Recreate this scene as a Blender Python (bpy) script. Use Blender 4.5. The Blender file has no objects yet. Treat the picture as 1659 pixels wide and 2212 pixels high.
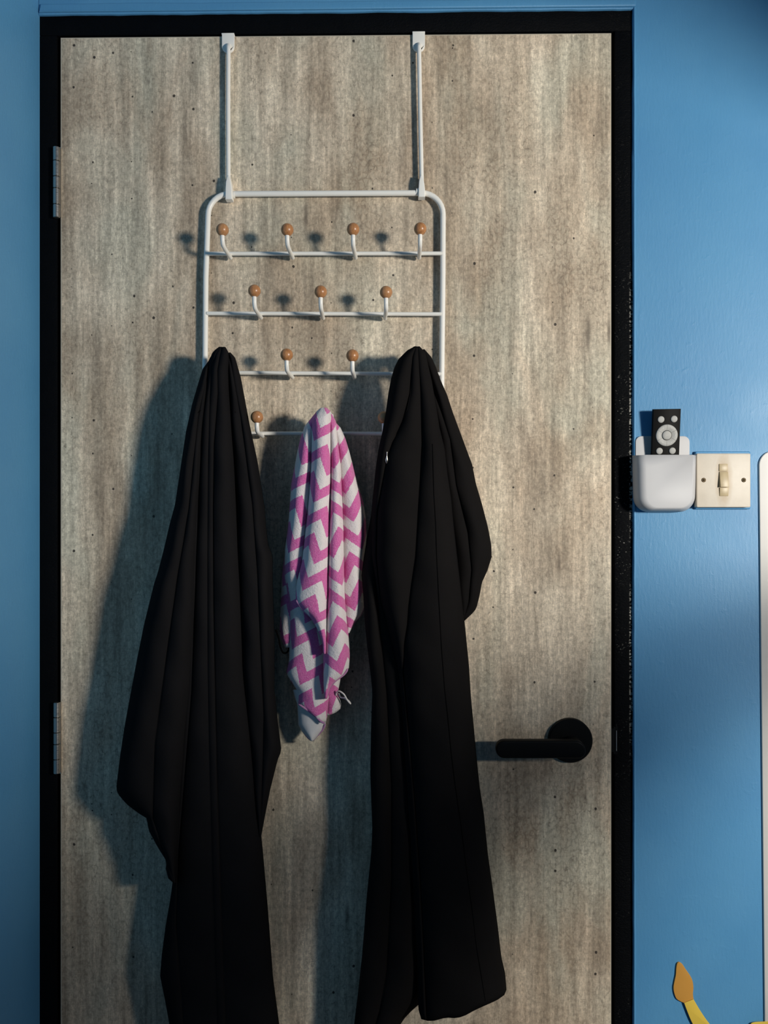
import bpy, bmesh, math, random
from mathutils import Vector, Matrix
from mathutils.bvhtree import BVHTree

random.seed(7)
SC = bpy.context.scene
COL = SC.collection

# ------------------------------------------------------------------ camera
W, H = 1659, 2212
F = 1646.0                      # focal length in pixels of the 1659 x 2212 frame
YAW = math.radians(0.77)
D = 1.185                       # lens to door face (the door face is the plane y = 0)
CZ = 1.36                       # lens height
cam_d = bpy.data.cameras.new('camera')
cam_d.sensor_fit = 'VERTICAL'
cam_d.sensor_height = 24.0
cam_d.sensor_width = 18.0
cam_d.lens = 24.0 * F / H
cam_d.clip_start = 0.02
cam = bpy.data.objects.new('camera', cam_d)
cam.location = (0, -D, CZ)
cam.rotation_euler = (math.radians(90), 0, YAW)
COL.objects.link(cam)
SC.camera = cam

# ------------------------------------------------------------------ world, lamp, exposure
world = bpy.data.worlds.new('world')
world.use_nodes = True
SC.world = world
bg = world.node_tree.nodes['Background']
bg.inputs[0].default_value = (0.20, 0.56, 1.0, 1)
bg.inputs[1].default_value = 0.125

# the warm light comes in through the window in the right wall
lamp_d = bpy.data.lights.new('window_light', 'POINT')
lamp_d.energy = 148.0
lamp_d.color = (1.0, 0.945, 0.855)
lamp_d.shadow_soft_size = 0.115
lamp = bpy.data.objects.new('window_light', lamp_d)
lamp.location = (1.35, -1.5, 1.53)
COL.objects.link(lamp)

SC.view_settings.view_transform = 'Standard'
SC.view_settings.look = 'None'
SC.view_settings.gamma = 1
SC.view_settings.use_curve_mapping = False
SC.view_settings.exposure = 0.0

# ------------------------------------------------------------------ helpers
FWD = Vector((-math.sin(YAW), math.cos(YAW), 0))
RGT = Vector((math.cos(YAW), math.sin(YAW), 0))
UP = Vector((0, 0, 1))
EYE = Vector((0, -D, CZ))


def P(px, py, d=0.0):
    """the point seen at pixel (px, py) that stands d metres in front of the door face"""
    v = FWD + RGT * ((px - W / 2) / F) + UP * ((H / 2 - py) / F)
    return EYE + v * ((D - d) / v.y)


def S(n, d=0.0):
    """size in metres of n pixels at distance d from the door"""
    return n * (D - d) / F


ORG = {}


def link(o, parent=None):
    COL.objects.link(o)
    if parent is not None:
        o.parent = parent
    return o


def thing(name, label, cat, loc, group=None):
    o = bpy.data.objects.new(name, None)
    o.empty_display_size = 0.05
    o.location = loc
    o['label'] = label
    o['category'] = cat
    if group:
        o['group'] = group
    ORG[o] = Vector(loc)
    return link(o)


def struct_empty(name, loc):
    o = bpy.data.objects.new(name, None)
    o.location = loc
    o['kind'] = 'structure'
    ORG[o] = Vector(loc)
    return link(o)


def part_empty(name, loc, parent):
    o = bpy.data.objects.new(name, None)
    o.location = Vector(loc) - ORG[parent]
    ORG[o] = Vector(loc)
    return link(o, parent)


def mesh_obj(name, verts, faces, mat, parent=None, smooth=True, uvs=None, label=None, sharp=40):
    org = ORG.get(parent, Vector((0, 0, 0))) if parent is not None else Vector((0, 0, 0))
    me = bpy.data.meshes.new(name)
    me.from_pydata([tuple(Vector(v) - org) for v in verts], [], faces)
    bm = bmesh.new()
    bm.from_mesh(me)
    bmesh.ops.recalc_face_normals(bm, faces=bm.faces)
    bm.to_mesh(me)
    bm.free()
    me.update()
    if uvs is not None:
        uvl = me.uv_layers.new(name='UVMap')
        for lp in me.loops:
            uvl.data[lp.index].uv = uvs[lp.vertex_index]
    if mat is not None:
        me.materials.append(mat)
    for p in me.polygons:
        p.use_smooth = smooth
    if smooth and sharp:
        me.set_sharp_from_angle(angle=math.radians(sharp))
    o = bpy.data.objects.new(name, me)
    link(o, parent)
    ORG[o] = org
    if label:
        o['label'] = label
    return o


def structure(o):
    o['kind'] = 'structure'
    return o


def box_vf(x0, x1, y0, y1, z0, z1):
    v = [(x, y, z) for x in (x0, x1) for y in (y0, y1) for z in (z0, z1)]
    f = [(0, 1, 3, 2), (4, 6, 7, 5), (0, 4, 5, 1), (2, 3, 7, 6), (0, 2, 6, 4), (1, 5, 7, 3)]
    return v, f


def bevelled(verts, faces, w, seg=2):
    bm = bmesh.new()
    vs = [bm.verts.new(v) for v in verts]
    for f in faces:
        bm.faces.new([vs[i] for i in f])
    bmesh.ops.recalc_face_normals(bm, faces=bm.faces)
    bmesh.ops.bevel(bm, geom=list(bm.edges), offset=w, segments=seg, profile=0.5, affect='EDGES')
    bm.verts.index_update()
    v = [tuple(x.co) for x in bm.verts]
    f = [[x.index for x in fc.verts] for fc in bm.faces]
    bm.free()
    return v, f


def box(name, x0, x1, y0, y1, z0, z1, mat, parent=None, bevel=0.0, label=None):
    v, f = box_vf(x0, x1, y0, y1, z0, z1)
    if bevel:
        v, f = bevelled(v, f, bevel)
    return mesh_obj(name, v, f, mat, parent, smooth=bool(bevel), label=label)


def tube_vf(pts, r, n=12, radii=None):
    pts = [Vector(p) for p in pts]
    verts, faces = [], []
    t0 = (pts[1] - pts[0]).normalized()
    ref = Vector((0, 1, 0)) if abs(t0.y) < 0.9 else Vector((1, 0, 0))
    nrm = t0.cross(ref).normalized()
    for i, p in enumerate(pts):
        if i == 0:
            t = t0
        elif i == len(pts) - 1:
            t = (pts[i] - pts[i - 1]).normalized()
        else:
            t = ((pts[i + 1] - pts[i]).normalized() + (pts[i] - pts[i - 1]).normalized()).normalized()
        nrm = (nrm - t * nrm.dot(t)).normalized()
        b = t.cross(nrm)
        rr = radii[i] if radii else r
        for k in range(n):
            a = 2 * math.pi * k / n
            verts.append(p + (nrm * math.cos(a) + b * math.sin(a)) * rr)
    for i in range(len(pts) - 1):
        for k in range(n):
            faces.append((i * n + k, i * n + (k + 1) % n, (i + 1) * n + (k + 1) % n, (i + 1) * n + k))
    faces.append(tuple(range(n))[::-1])
    faces.append(tuple((len(pts) - 1) * n + k for k in range(n)))
    return verts, faces


def tube(name, pts, r, mat, parent=None, n=12, radii=None, label=None):
    v, f = tube_vf(pts, r, n, radii)
    return mesh_obj(name, v, f, mat, parent, label=label, sharp=50)


def smooth_path(pts, n=6):
    """Catmull-Rom through the points"""
    pts = [Vector(p) for p in pts]
    out = []
    for i in range(len(pts) - 1):
        p0 = pts[max(i - 1, 0)]
        p1, p2 = pts[i], pts[i + 1]
        p3 = pts[min(i + 2, len(pts) - 1)]
        for k in range(n):
            t = k / n
            out.append(0.5 * ((2 * p1) + (p2 - p0) * t + (2 * p0 - 5 * p1 + 4 * p2 - p3) * t * t + (3 * p1 - p0 - 3 * p2 + p3) * t ** 3))
    out.append(pts[-1])
    return out


def sphere_vf(c, r, nu=24, nv=14):
    c = Vector(c)
    verts = [c + Vector((0, 0, r))]
    for j in range(1, nv):
        th = math.pi * j / nv
        for i in range(nu):
            ph = 2 * math.pi * i / nu
            verts.append(c + Vector((math.sin(th) * math.cos(ph), math.sin(th) * math.sin(ph), math.cos(th))) * r)
    verts.append(c - Vector((0, 0, r)))
    faces = [(0, 1 + i, 1 + (i + 1) % nu) for i in range(nu)]
    for j in range(nv - 2):
        a, b = 1 + j * nu, 1 + (j + 1) * nu
        for i in range(nu):
            faces.append((a + i, b + i, b + (i + 1) % nu, a + (i + 1) % nu))
    a = 1 + (nv - 2) * nu
    faces += [(a + i, len(verts) - 1, a + (i + 1) % nu) for i in range(nu)]
    return verts, faces


def prism(name, outline, y0, y1, mat, parent=None, smooth=False, bevel=0.0, label=None):
    """outline: (x, z) points; extruded between y0 (front) and y1 (back); optional rounded front edge"""
    n = len(outline)
    rings = [(y1, 0.0)]
    if bevel:
        for k in range(5):
            a = math.pi / 2 * k / 4
            rings.append((y0 + bevel * (1 - math.sin(a)), bevel * (1 - math.cos(a))))
    else:
        rings.append((y0, 0.0))
    area = sum(outline[i][0] * outline[(i + 1) % n][1] - outline[(i + 1) % n][0] * outline[i][1] for i in range(n))
    sgn = 1 if area > 0 else -1
    nr = []
    for i in range(n):
        a, b, c = Vector(outline[i - 1]), Vector(outline[i]), Vector(outline[(i + 1) % n])
        e1, e2 = (b - a), (c - b)
        n1 = Vector((-e1.y, e1.x)).normalized() if e1.length > 1e-9 else Vector((0, 0))
        n2 = Vector((-e2.y, e2.x)).normalized() if e2.length > 1e-9 else Vector((0, 0))
        m = n1 + n2
        if m.length < 1e-6:
            m = n1
        m = m.normalized()
        m = m / max(0.5, m.dot(n1))
        nr.append(m * sgn)
    verts, faces = [], []
    for y, ins in rings:
        for i, (x, z) in enumerate(outline):
            verts.append((x + nr[i].x * ins, y, z + nr[i].y * ins))
    for r in range(len(rings) - 1):
        for i in range(n):
            j = (i + 1) % n
            faces.append((r * n + i, r * n + j, (r + 1) * n + j, (r + 1) * n + i))
    faces.append(tuple(range(n)))
    faces.append(tuple((len(rings) - 1) * n + i for i in range(n)))
    return mesh_obj(name, verts, faces, mat, parent, smooth=bool(bevel) or smooth, label=label, sharp=35)


def pxz(pts, d):
    """pixel outline to (x, z) at distance d in front of the door"""
    out = []
    for x, y in pts:
        p = P(x, y, d)
        out.append((p.x, p.z))
    return out


def rounded(x0, y0, x1, y1, r, n=6):
    """rounded rectangle outline in pixels; r = (top left, top right, bottom right, bottom left)"""
    if not isinstance(r, (tuple, list)):
        r = (r,) * 4
    out = []
    for (cx, cy, rr, a0) in ((x0 + r[0], y0 + r[0], r[0], 180), (x1 - r[1], y0 + r[1], r[1], 270),
                             (x1 - r[2], y1 - r[2], r[2], 0), (x0 + r[3], y1 - r[3], r[3], 90)):
        if rr <= 0:
            out.append((cx, cy))
            continue
        for k in range(n + 1):
            a = math.radians(a0 + 90 * k / n)
            out.append((cx + rr * math.cos(a), cy + rr * math.sin(a)))
    return out


def lerp_tab(tab, t):
    if t <= tab[0][0]:
        return tab[0][1]
    for i in range(len(tab) - 1):
        a, b = tab[i], tab[i + 1]
        if t <= b[0]:
            k = (t - a[0]) / max(1e-9, b[0] - a[0])
            return a[1] + (b[1] - a[1]) * k
    return tab[-1][1]


def sstep(t):
    t = max(0.0, min(1.0, t))
    return t * t * (3 - 2 * t)


# ------------------------------------------------------------------ materials
class NT:
    """small wrapper to write node trees"""

    def __init__(self, name):
        self.m = bpy.data.materials.new(name)
        self.m.use_nodes = True
        self.t = self.m.node_tree
        self.b = self.t.nodes['Principled BSDF']

    def node(self, typ, **kw):
        n = self.t.nodes.new(typ)
        for k, v in kw.items():
            setattr(n, k, v)
        return n

    def put(self, sock, v):
        if isinstance(v, bpy.types.NodeSocket):
            self.t.links.new(v, sock)
        elif isinstance(v, (tuple, list)):
            sock.default_value = tuple(v) + ((1,) if len(v) == 3 and sock.type == 'RGBA' else ())
        else:
            sock.default_value = v

    def coords(self, scale=(1, 1, 1), out='Object', rot=(0, 0, 0)):
        tc = self.node('ShaderNodeTexCoord')
        mp = self.node('ShaderNodeMapping')
        mp.inputs['Scale'].default_value = scale
        mp.inputs['Rotation'].default_value = rot
        self.t.links.new(tc.outputs[out], mp.inputs[0])
        return mp.outputs[0]

    def noise(self, vec, scale=5, detail=3, rough=0.5, dist=0.0):
        n = self.node('ShaderNodeTexNoise')
        self.t.links.new(vec, n.inputs['Vector'])
        n.inputs['Scale'].default_value = scale
        n.inputs['Detail'].default_value = detail
        n.inputs['Roughness'].default_value = rough
        n.inputs['Distortion'].default_value = dist
        return n.outputs['Fac']

    def voronoi(self, vec, scale, feature='F1', rand=1.0, dims='3D'):
        n = self.node('ShaderNodeTexVoronoi', feature=feature, voronoi_dimensions=dims)
        self.t.links.new(vec, n.inputs['Vector'])
        n.inputs['Scale'].default_value = scale
        n.inputs['Randomness'].default_value = rand
        return n

    def ramp(self, fac, a, b, lo=0.0, hi=1.0):
        """map range a..b to lo..hi, clamped"""
        n = self.node('ShaderNodeMapRange')
        n.clamp = True
        self.put(n.inputs[0], fac)
        for i, v in enumerate((a, b, lo, hi)):
            n.inputs[1 + i].default_value = v
        return n.outputs[0]

    def math(self, op, a, b=0.0, c=0.0):
        n = self.node('ShaderNodeMath', operation=op)
        self.put(n.inputs[0], a)
        self.put(n.inputs[1], b)
        if op in ('MULTIPLY_ADD', 'COMPARE'):
            self.put(n.inputs[2], c)
        return n.outputs[0]

    def mix(self, fac, a, b, blend='MIX'):
        n = self.node('ShaderNodeMix', data_type='RGBA', blend_type=blend)
        self.put(n.inputs['Factor'], fac)
        self.put(n.inputs[6], a)
        self.put(n.inputs[7], b)
        return n.outputs[2]

    def bump(self, h, strength=0.3, dist=0.001):
        n = self.node('ShaderNodeBump')
        n.inputs['Strength'].default_value = strength
        n.inputs['Distance'].default_value = dist
        self.put(n.inputs['Height'], h)
        self.t.links.new(n.outputs[0], self.b.inputs['Normal'])

    def base(self, color=None, rough=None, metal=None, spec=None):
        if color is not None:
            self.put(self.b.inputs['Base Color'], color)
        if rough is not None:
            self.put(self.b.inputs['Roughness'], rough)
        if metal is not None:
            self.b.inputs['Metallic'].default_value = metal
        if spec is not None:
            self.b.inputs['Specular IOR Level'].default_value = spec
        return self.m


def simple(name, color, rough=0.5, metal=0.0, spec=0.5, var=0.08, scale=60, bump=0.0):
    n = NT(name)
    v = n.coords()
    f = n.noise(v, scale, 3)
    c2 = tuple(max(0.0, c * (1 - var)) for c in color)
    n.base(n.mix(f, color, c2), rough, metal, spec)
    if bump:
        n.bump(n.noise(v, scale * 8, 3), bump, 0.0006)
    return n.m


def make_wall_paint():
    n = NT('blue_wall_paint')
    v = n.coords()
    vs = n.coords((90, 90, 22))
    blot = n.noise(v, 5, 4, 0.55)
    col = n.mix(n.ramp(blot, 0.35, 0.65), (0.075, 0.262, 0.490), (0.090, 0.290, 0.515))
    n.base(col, n.ramp(n.noise(v, 9, 3), 0.3, 0.7, 0.44, 0.54), spec=0.5)
    brush = n.noise(vs, 3.0, 4, 0.6)
    fine = n.noise(v, 700, 2)
    lump = n.ramp(n.noise(v, 75, 3), 0.62, 0.78)
    h = n.math('MULTIPLY_ADD', brush, 0.8, n.math('MULTIPLY_ADD', fine, 0.35, n.math('MULTIPLY', lump, 0.45)))
    n.bump(h, 0.30, 0.0011)
    return n.m


def make_door_laminate():
    n = NT('concrete_look_laminate')
    v = n.coords()
    big = n.noise(n.coords((6.0, 1, 2.2)), 1.0, 4, 0.6, 0.5)
    warm = n.noise(n.coords((8.5, 1, 3.4)), 1.0, 3, 0.55, 0.4)
    column = n.noise(n.coords((42, 1, 2.6)), 1.0, 4, 0.6)
    streak = n.noise(n.coords((150, 1, 9.0)), 1.0, 4, 0.6)
    fine = n.noise(n.coords((520, 1, 150)), 1.0, 3, 0.65)
    cross = n.noise(n.coords((150, 1, 560)), 1.0, 2, 0.55)
    mott = n.noise(n.coords((1.2, 1, 0.85)), 130, 5, 0.70, 0.4)
    col = n.mix(n.ramp(big, 0.38, 0.62), (0.415, 0.330, 0.238), (0.705, 0.600, 0.462))
    col = n.mix(n.ramp(warm, 0.50, 0.64, 0, 0.75), col, (0.520, 0.490, 0.385))
    col = n.mix(n.ramp(warm, 0.50, 0.36, 0, 0.70), col, (0.370, 0.278, 0.196))
    # tone: multiply light and dark grain of several widths together
    tone = n.ramp(column, 0.34, 0.66, 0.74, 1.27)
    tone = n.math('MULTIPLY', tone, n.ramp(streak, 0.32, 0.68, 0.77, 1.22))
    tone = n.math('MULTIPLY', tone, n.ramp(fine, 0.32, 0.68, 0.80, 1.18))
    tone = n.math('MULTIPLY', tone, n.ramp(cross, 0.32, 0.68, 0.90, 1.09))
    tone = n.math('MULTIPLY', tone, n.ramp(mott, 0.34, 0.66, 0.74, 1.27))
    tc = n.node('ShaderNodeCombineColor')
    for i in range(3):
        n.t.links.new(tone, tc.inputs[i])
    col = n.mix(1.0, col, tc.outputs[0], 'MULTIPLY')
    # hair cracks in patches
    wob = n.node('ShaderNodeTexNoise')
    n.t.links.new(v, wob.inputs['Vector'])
    wob.inputs['Scale'].default_value = 60
    wob.inputs['Detail'].default_value = 4
    wv = n.node('ShaderNodeVectorMath', operation='MULTIPLY_ADD')
    n.t.links.new(wob.outputs['Color'], wv.inputs[0])
    wv.inputs[1].default_value = (0.013, 0.013, 0.013)
    n.t.links.new(n.coords((1.15, 1, 0.80)), wv.inputs[2])
    mask = n.ramp(n.noise(n.coords((8, 1, 3.0)), 1.0, 2), 0.42, 0.60)
    gap = n.ramp(n.noise(v, 110, 2), 0.52, 0.62)
    e1 = n.voronoi(wv.outputs[0], 118, 'DISTANCE_TO_EDGE').outputs['Distance']
    e2 = n.voronoi(wv.outputs[0], 250, 'DISTANCE_TO_EDGE').outputs['Distance']
    crack = n.math('MULTIPLY', n.ramp(e1, 0.070, 0.020), n.math('MULTIPLY', mask, gap))
    crack2 = n.math('MULTIPLY', n.ramp(e2, 0.10, 0.03), n.math('MULTIPLY', n.ramp(n.noise(v, 40, 2), 0.46, 0.60), 0.55))
    crack = n.math('MAXIMUM', crack, crack2)
    col = n.mix(n.math('MULTIPLY', crack, 0.46), col, (0.115, 0.092, 0.066))
    light = n.math('MULTIPLY', n.ramp(e1, 0.06, 0.22), n.math('MULTIPLY', mask, 0.20))
    col = n.mix(light, col, (0.780, 0.690, 0.520))
    dash = n.ramp(n.noise(n.coords((330, 1, 75)), 1.0, 3, 0.6), 0.60, 0.74)
    col = n.mix(n.math('MULTIPLY', dash, n.ramp(n.noise(n.coords((12, 1, 5)), 1.0, 2), 0.40, 0.60, 0.12, 0.50)), col, (0.135, 0.105, 0.078))
    # pits
    vp = n.coords((1, 1, 0.9), rot=(math.pi / 2, 0, 0))
    pit = n.voronoi(vp, 32, dims='2D')
    sel = n.node('ShaderNodeSeparateColor')
    n.t.links.new(pit.outputs['Color'], sel.inputs[0])
    rad = n.ramp(sel.outputs[0], 0.84, 1.0, 0.030, 0.078)
    pick = n.ramp(sel.outputs[0], 0.838, 0.840)
    hole = n.math('MULTIPLY', pick, n.ramp(n.math('SUBTRACT', n.math('MULTIPLY_ADD', n.math('SUBTRACT', mott, 0.5), 0.10, rad), pit.outputs['Distance']), 0.0, 0.018))
    col = n.mix(n.math('MULTIPLY', hole, 0.92), col, (0.022, 0.018, 0.016))
    # long scratches running down
    sc = n.voronoi(n.coords((40, 1, 5.5), rot=(math.pi / 2, 0, 0)), 1.0, dims='2D')
    sel2 = n.node('ShaderNodeSeparateColor')
    n.t.links.new(sc.outputs['Color'], sel2.inputs[0])
    rad2 = n.ramp(sel2.outputs[1], 0.90, 1.0, 0.0, 0.19)
    sm = n.ramp(n.math('SUBTRACT', n.math('MULTIPLY_ADD', n.math('SUBTRACT', fine, 0.5), 0.25, rad2), sc.outputs['Distance']), -0.02, 0.12)
    col = n.mix(n.math('MULTIPLY', sm, 0.65), col, (0.085, 0.068, 0.052))
    n.base(col, 0.62, spec=0.3)
    n.bump(n.math('SUBTRACT', n.math('MULTIPLY_ADD', fine, 0.5, n.math('MULTIPLY', cross, 0.3)), n.math('ADD', crack, hole)), 0.12, 0.0006)
    return n.m


def make_black_paint():
    """brushed black paint on timber; lamp glints painted as pale specks along the right side, worn chips at its rim"""
    n = NT('black_gloss_paint')
    v = n.coords()
    col = n.mix(n.noise(v, 40, 3), (0.0024, 0.0030, 0.0040), (0.0044, 0.0048, 0.0056))
    sx = n.node('ShaderNodeSeparateXYZ')
    n.t.links.new(v, sx.inputs[0])
    glint_wear_z = n.math('MULTIPLY', n.ramp(sx.outputs[2], 0.95, 1.15), n.ramp(sx.outputs[2], 1.75, 1.60))  # height range of the painted glints and the rim chips
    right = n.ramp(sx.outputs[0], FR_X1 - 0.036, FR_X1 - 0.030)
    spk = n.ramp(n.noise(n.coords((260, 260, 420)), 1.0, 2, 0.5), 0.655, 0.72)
    glints = n.math('MULTIPLY', n.math('MULTIPLY', spk, right), n.ramp(n.noise(v, 9, 2), 0.42, 0.62))
    glints = n.math('MULTIPLY', glints, n.math('MULTIPLY_ADD', glint_wear_z, 0.85, 0.15))
    col = n.mix(n.math('MULTIPLY', glints, 0.75), col, (0.30, 0.29, 0.26))  # glints of the lamp put into the base colour as pale specks
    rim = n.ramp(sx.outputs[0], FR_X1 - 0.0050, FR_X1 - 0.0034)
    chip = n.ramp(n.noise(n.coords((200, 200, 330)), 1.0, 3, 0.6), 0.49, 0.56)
    chip = n.math('MULTIPLY', n.math('MULTIPLY', rim, chip), n.math('MULTIPLY', glint_wear_z, n.ramp(n.noise(v, 6, 1), 0.38, 0.50)))
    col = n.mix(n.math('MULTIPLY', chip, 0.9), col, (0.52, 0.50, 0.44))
    n.base(col, n.ramp(n.noise(v, 25, 3), 0.35, 0.7, 0.34, 0.48), spec=0.03)
    h = n.math('MULTIPLY_ADD', n.noise(n.coords((1, 1, 1.8)), 330, 3, 0.65), 1.0, n.math('MULTIPLY', n.noise(v, 60, 3), 0.7))
    n.bump(h, 0.8, 0.0016)
    return n.m


def make_cloth(name, c1, c2):
    n = NT(name)
    v = n.coords()
    n.base(n.mix(n.noise(v, 14, 3), c1, c2), 0.95, spec=0.015)
    n.bump(n.noise(v, 900, 2), 0.35, 0.0006)
    return n.m


def make_terry():
    """towel pile printed with zigzag bands; UV is in pattern units (zigzag axis, across)"""
    n = NT('chevron_terry')
    tc = n.node('ShaderNodeTexCoord')
    sep = n.node('ShaderNodeSeparateXYZ')
    n.t.links.new(tc.outputs['UV'], sep.inputs[0])
    v = n.coords()
    fuzz = n.noise(v, 420, 2, 0.6)
    u = n.math('FRACT', n.math('DIVIDE', sep.outputs[0], 48.0))
    tri = n.math('MULTIPLY', n.math('ABSOLUTE', n.math('SUBTRACT', u, 0.5)), 68.0)
    w = n.math('ADD', n.math('ADD', sep.outputs[1], tri), n.math('MULTIPLY', n.math('SUBTRACT', fuzz, 0.5), 6.0))
    s = n.math('FRACT', n.math('DIVIDE', w, 62.0))
    edge = n.math('ABSOLUTE', n.math('SUBTRACT', s, 0.5))
    band = n.ramp(edge, 0.238, 0.262)
    col = n.mix(band, (0.660, 0.105, 0.375), (0.800, 0.765, 0.745))
    col = n.mix(n.ramp(n.noise(v, 650, 2), 0.35, 0.65, 0.0, 0.20), col, (0.90, 0.62, 0.80))
    n.base(col, 0.95, spec=0.1)
    n.b.inputs['Sheen Weight'].default_value = 0.25
    n.b.inputs['Sheen Roughness'].default_value = 0.6
    n.bump(n.math('MULTIPLY_ADD', n.noise(v, 800, 3, 0.7), 1.0, n.math('MULTIPLY', n.noise(v, 260, 2), 0.8)), 0.75, 0.0018)
    return n.m


def make_wood_ball():
    n = NT('varnished_beech')
    v = n.coords()
    g = n.noise(n.coords((420, 420, 60)), 1.2, 4, 0.65, 0.6)
    pale = n.noise(v, 9.0, 1)
    col = n.mix(n.ramp(g, 0.30, 0.70), (0.290, 0.118, 0.045), (0.560, 0.270, 0.110))
    col = n.mix(n.ramp(pale, 0.45, 0.65, 0, 0.35), col, (0.500, 0.275, 0.135))
    n.base(col, 0.32, spec=0.5)
    return n.m


def make_switch_plate():
    """cream plastic with the grime round the rocker; object space is metres from the plate's centre"""
    n = NT('grimy_cream_plastic')
    v = n.coords()
    g = n.coords((72, 1, 23))
    ln = n.node('ShaderNodeVectorMath', operation='LENGTH')
    mp = n.node('ShaderNodeVectorMath', operation='MULTIPLY')
    n.t.links.new(g, mp.inputs[0])
    mp.inputs[1].default_value = (1, 0, 1)
    n.t.links.new(mp.outputs[0], ln.inputs[0])
    r = n.math('MULTIPLY_ADD', n.noise(v, 120, 3), 0.35, ln.outputs['Value'])
    grime = n.ramp(r, 1.25, 0.55, 0, 0.95)
    col = n.mix(n.ramp(n.noise(v, 60, 4), 0.4, 0.7, 0, 0.5), (0.560, 0.500, 0.410), (0.485, 0.425, 0.340))
    col = n.mix(grime, col, (0.330, 0.225, 0.105))
    n.base(col, 0.45)
    n.bump(n.noise(v, 500, 2), 0.1, 0.0005)
    return n.m


def make_steel():
    n = NT('brushed_steel')
    v = n.coords((40, 40, 600))
    n.base(n.mix(n.noise(v, 1.5, 3), (0.56, 0.54, 0.50), (0.42, 0.40, 0.37)), n.ramp(n.noise(v, 1.5, 2), 0.3, 0.7, 0.28, 0.40), metal=1.0)
    return n.m


DOOR_X0, DOOR_X1 = P(131, 1106).x, P(1320.5, 1106).x
DOOR_Z1 = P(726, 76.5).z
XL = P(84.5, 1106).x            # face of the left wall
XR = 0.95
FR_X1 = P(1366.5, 1106).x       # outer edge of the black frame
FR_Z1 = P(726, 28.5).z
YB = 0.16                       # back of the door wall
Y_WALL = -0.003                 # face of the door wall
CEIL = 2.62

M_WALL = make_wall_paint()
M_DOOR = make_door_laminate()
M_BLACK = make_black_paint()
M_EDGE = simple('beige_edge_banding', (0.50, 0.45, 0.36), 0.45)
M_WHITE = simple('white_powder_coat', (0.90, 0.885, 0.83), 0.38, spec=0.5, var=0.05)
M_BALL = make_wood_ball()
M_COAT = make_cloth('black_jersey', (0.0125, 0.0120, 0.0130), (0.0085, 0.0084, 0.0092))
M_COAT2 = make_cloth('black_crepe', (0.0118, 0.0108, 0.0108), (0.0078, 0.0074, 0.0076))
M_SEAM = simple('black_seam', (0.0020, 0.0020, 0.0022), 0.95, spec=0.05)
M_ZIP = simple('dark_brown_zip_tape', (0.007, 0.0055, 0.005), 0.8, spec=0.1)
M_TERRY = make_terry()
M_TERRY_BACK = simple('plain_white_terry', (0.74, 0.72, 0.72), 0.95, spec=0.1, var=0.12, scale=300, bump=0.8)
M_HEM = simple('lilac_overlock_thread', (0.60, 0.30, 0.52), 0.9, spec=0.1, var=0.35, scale=900, bump=0.6)
M_TAG = simple('white_ribbon', (0.75, 0.72, 0.70), 0.6)
M_STEEL = make_steel()
M_HANDLE = simple('matt_black_metal', (0.0050, 0.0054, 0.0058), 0.45, spec=0.10)
M_PLASTIC = simple('white_plastic', (0.53, 0.53, 0.54), 0.55, var=0.03)
M_REMOTE = simple('black_plastic', (0.0095, 0.0092, 0.0090), 0.55, spec=0.06)
M_BUTTON = simple('grey_rubber', (0.42, 0.42, 0.40), 0.6, var=0.15, scale=300)
M_MARK = simple('pale_print', (0.62, 0.62, 0.60), 0.6)
M_PLATE = make_switch_plate()
M_ROCKER = simple('yellowed_plastic', (0.56, 0.445, 0.265), 0.42, var=0.3, scale=160)
M_RUST = simple('rusty_screw', (0.22, 0.16, 0.09), 0.5, metal=0.6, var=0.5, scale=400)
M_BOARD = simple('white_board', (0.60, 0.585, 0.555), 0.35, var=0.03)
M_ORANGE = simple('orange_sticker', (0.56, 0.275, 0.052), 0.45, var=0.06)
M_YELLOW = simple('yellow_sticker', (0.74, 0.52, 0.075), 0.45, var=0.06)
M_CEIL = simple('white_ceiling_paint', (0.45, 0.5, 0.55), 0.8)
M_FLOOR = simple('grey_brown_floor', (0.10, 0.085, 0.07), 0.5, var=0.4, scale=12)

# ------------------------------------------------------------------ room shell
def jitter(n, amp):
    out, v = [], 0.0
    for i in range(n):
        v = 0.72 * v + random.uniform(-amp, amp)
        out.append(v)
    return out


# door wall: an L round the opening with a hand-painted, slightly wavering edge
pts = []
nz = 150
jz = jitter(nz, S(0.55))
for i in range(nz):
    z = FR_Z1 * i / nz
    pts.append((FR_X1 + jz[i], z))
nx = 90
jx = jitter(nx, S(0.5))
for i in range(nx):
    x = FR_X1 + (XL - FR_X1) * i / (nx - 1)
    pts.append((x, FR_Z1 + jx[i] + S(4) * (x - XL) / (FR_X1 - XL) * 0.3))
pts += [(XL, CEIL), (XR + 0.1, CEIL), (XR + 0.1, 0.0)]
structure(prism('wall_back', pts, Y_WALL, YB, M_WALL, bevel=0.0022))
wb = bpy.data.objects['wall_back']
# plaster lip over the door
lip = [(XL + S(2), FR_Z1 + S(3))]
jl = jitter(60, S(0.7))
top = []
for i in range(60):
    x = XL + S(6) + (FR_X1 + S(6) - XL - S(6)) * i / 59
    top.append((x, P(800, 6.5).z + jl[i]))
lip = [(XL + S(3), FR_Z1 + S(3.2)), (FR_X1 + S(5), FR_Z1 + S(4.2))] + top[::-1]
prism('plaster_lip', lip, Y_WALL - 0.0035, Y_WALL + 0.001, M_WALL, wb, bevel=0.0025)
# ridge of paint along the right edge of the frame
ridge = []
for i in range(90):
    z = (FR_Z1 + S(24)) * i / 89
    ridge.append(Vector((FR_X1 + S(3.2) + random.uniform(-1, 1) * S(0.3), Y_WALL + 0.0008, z)))
tube('paint_ridge', ridge, 0.0021, M_WALL, wb, n=8)

structure(box('wall_left', XL - 0.12, XL, -3.2, YB, 0, CEIL, M_WALL))
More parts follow.
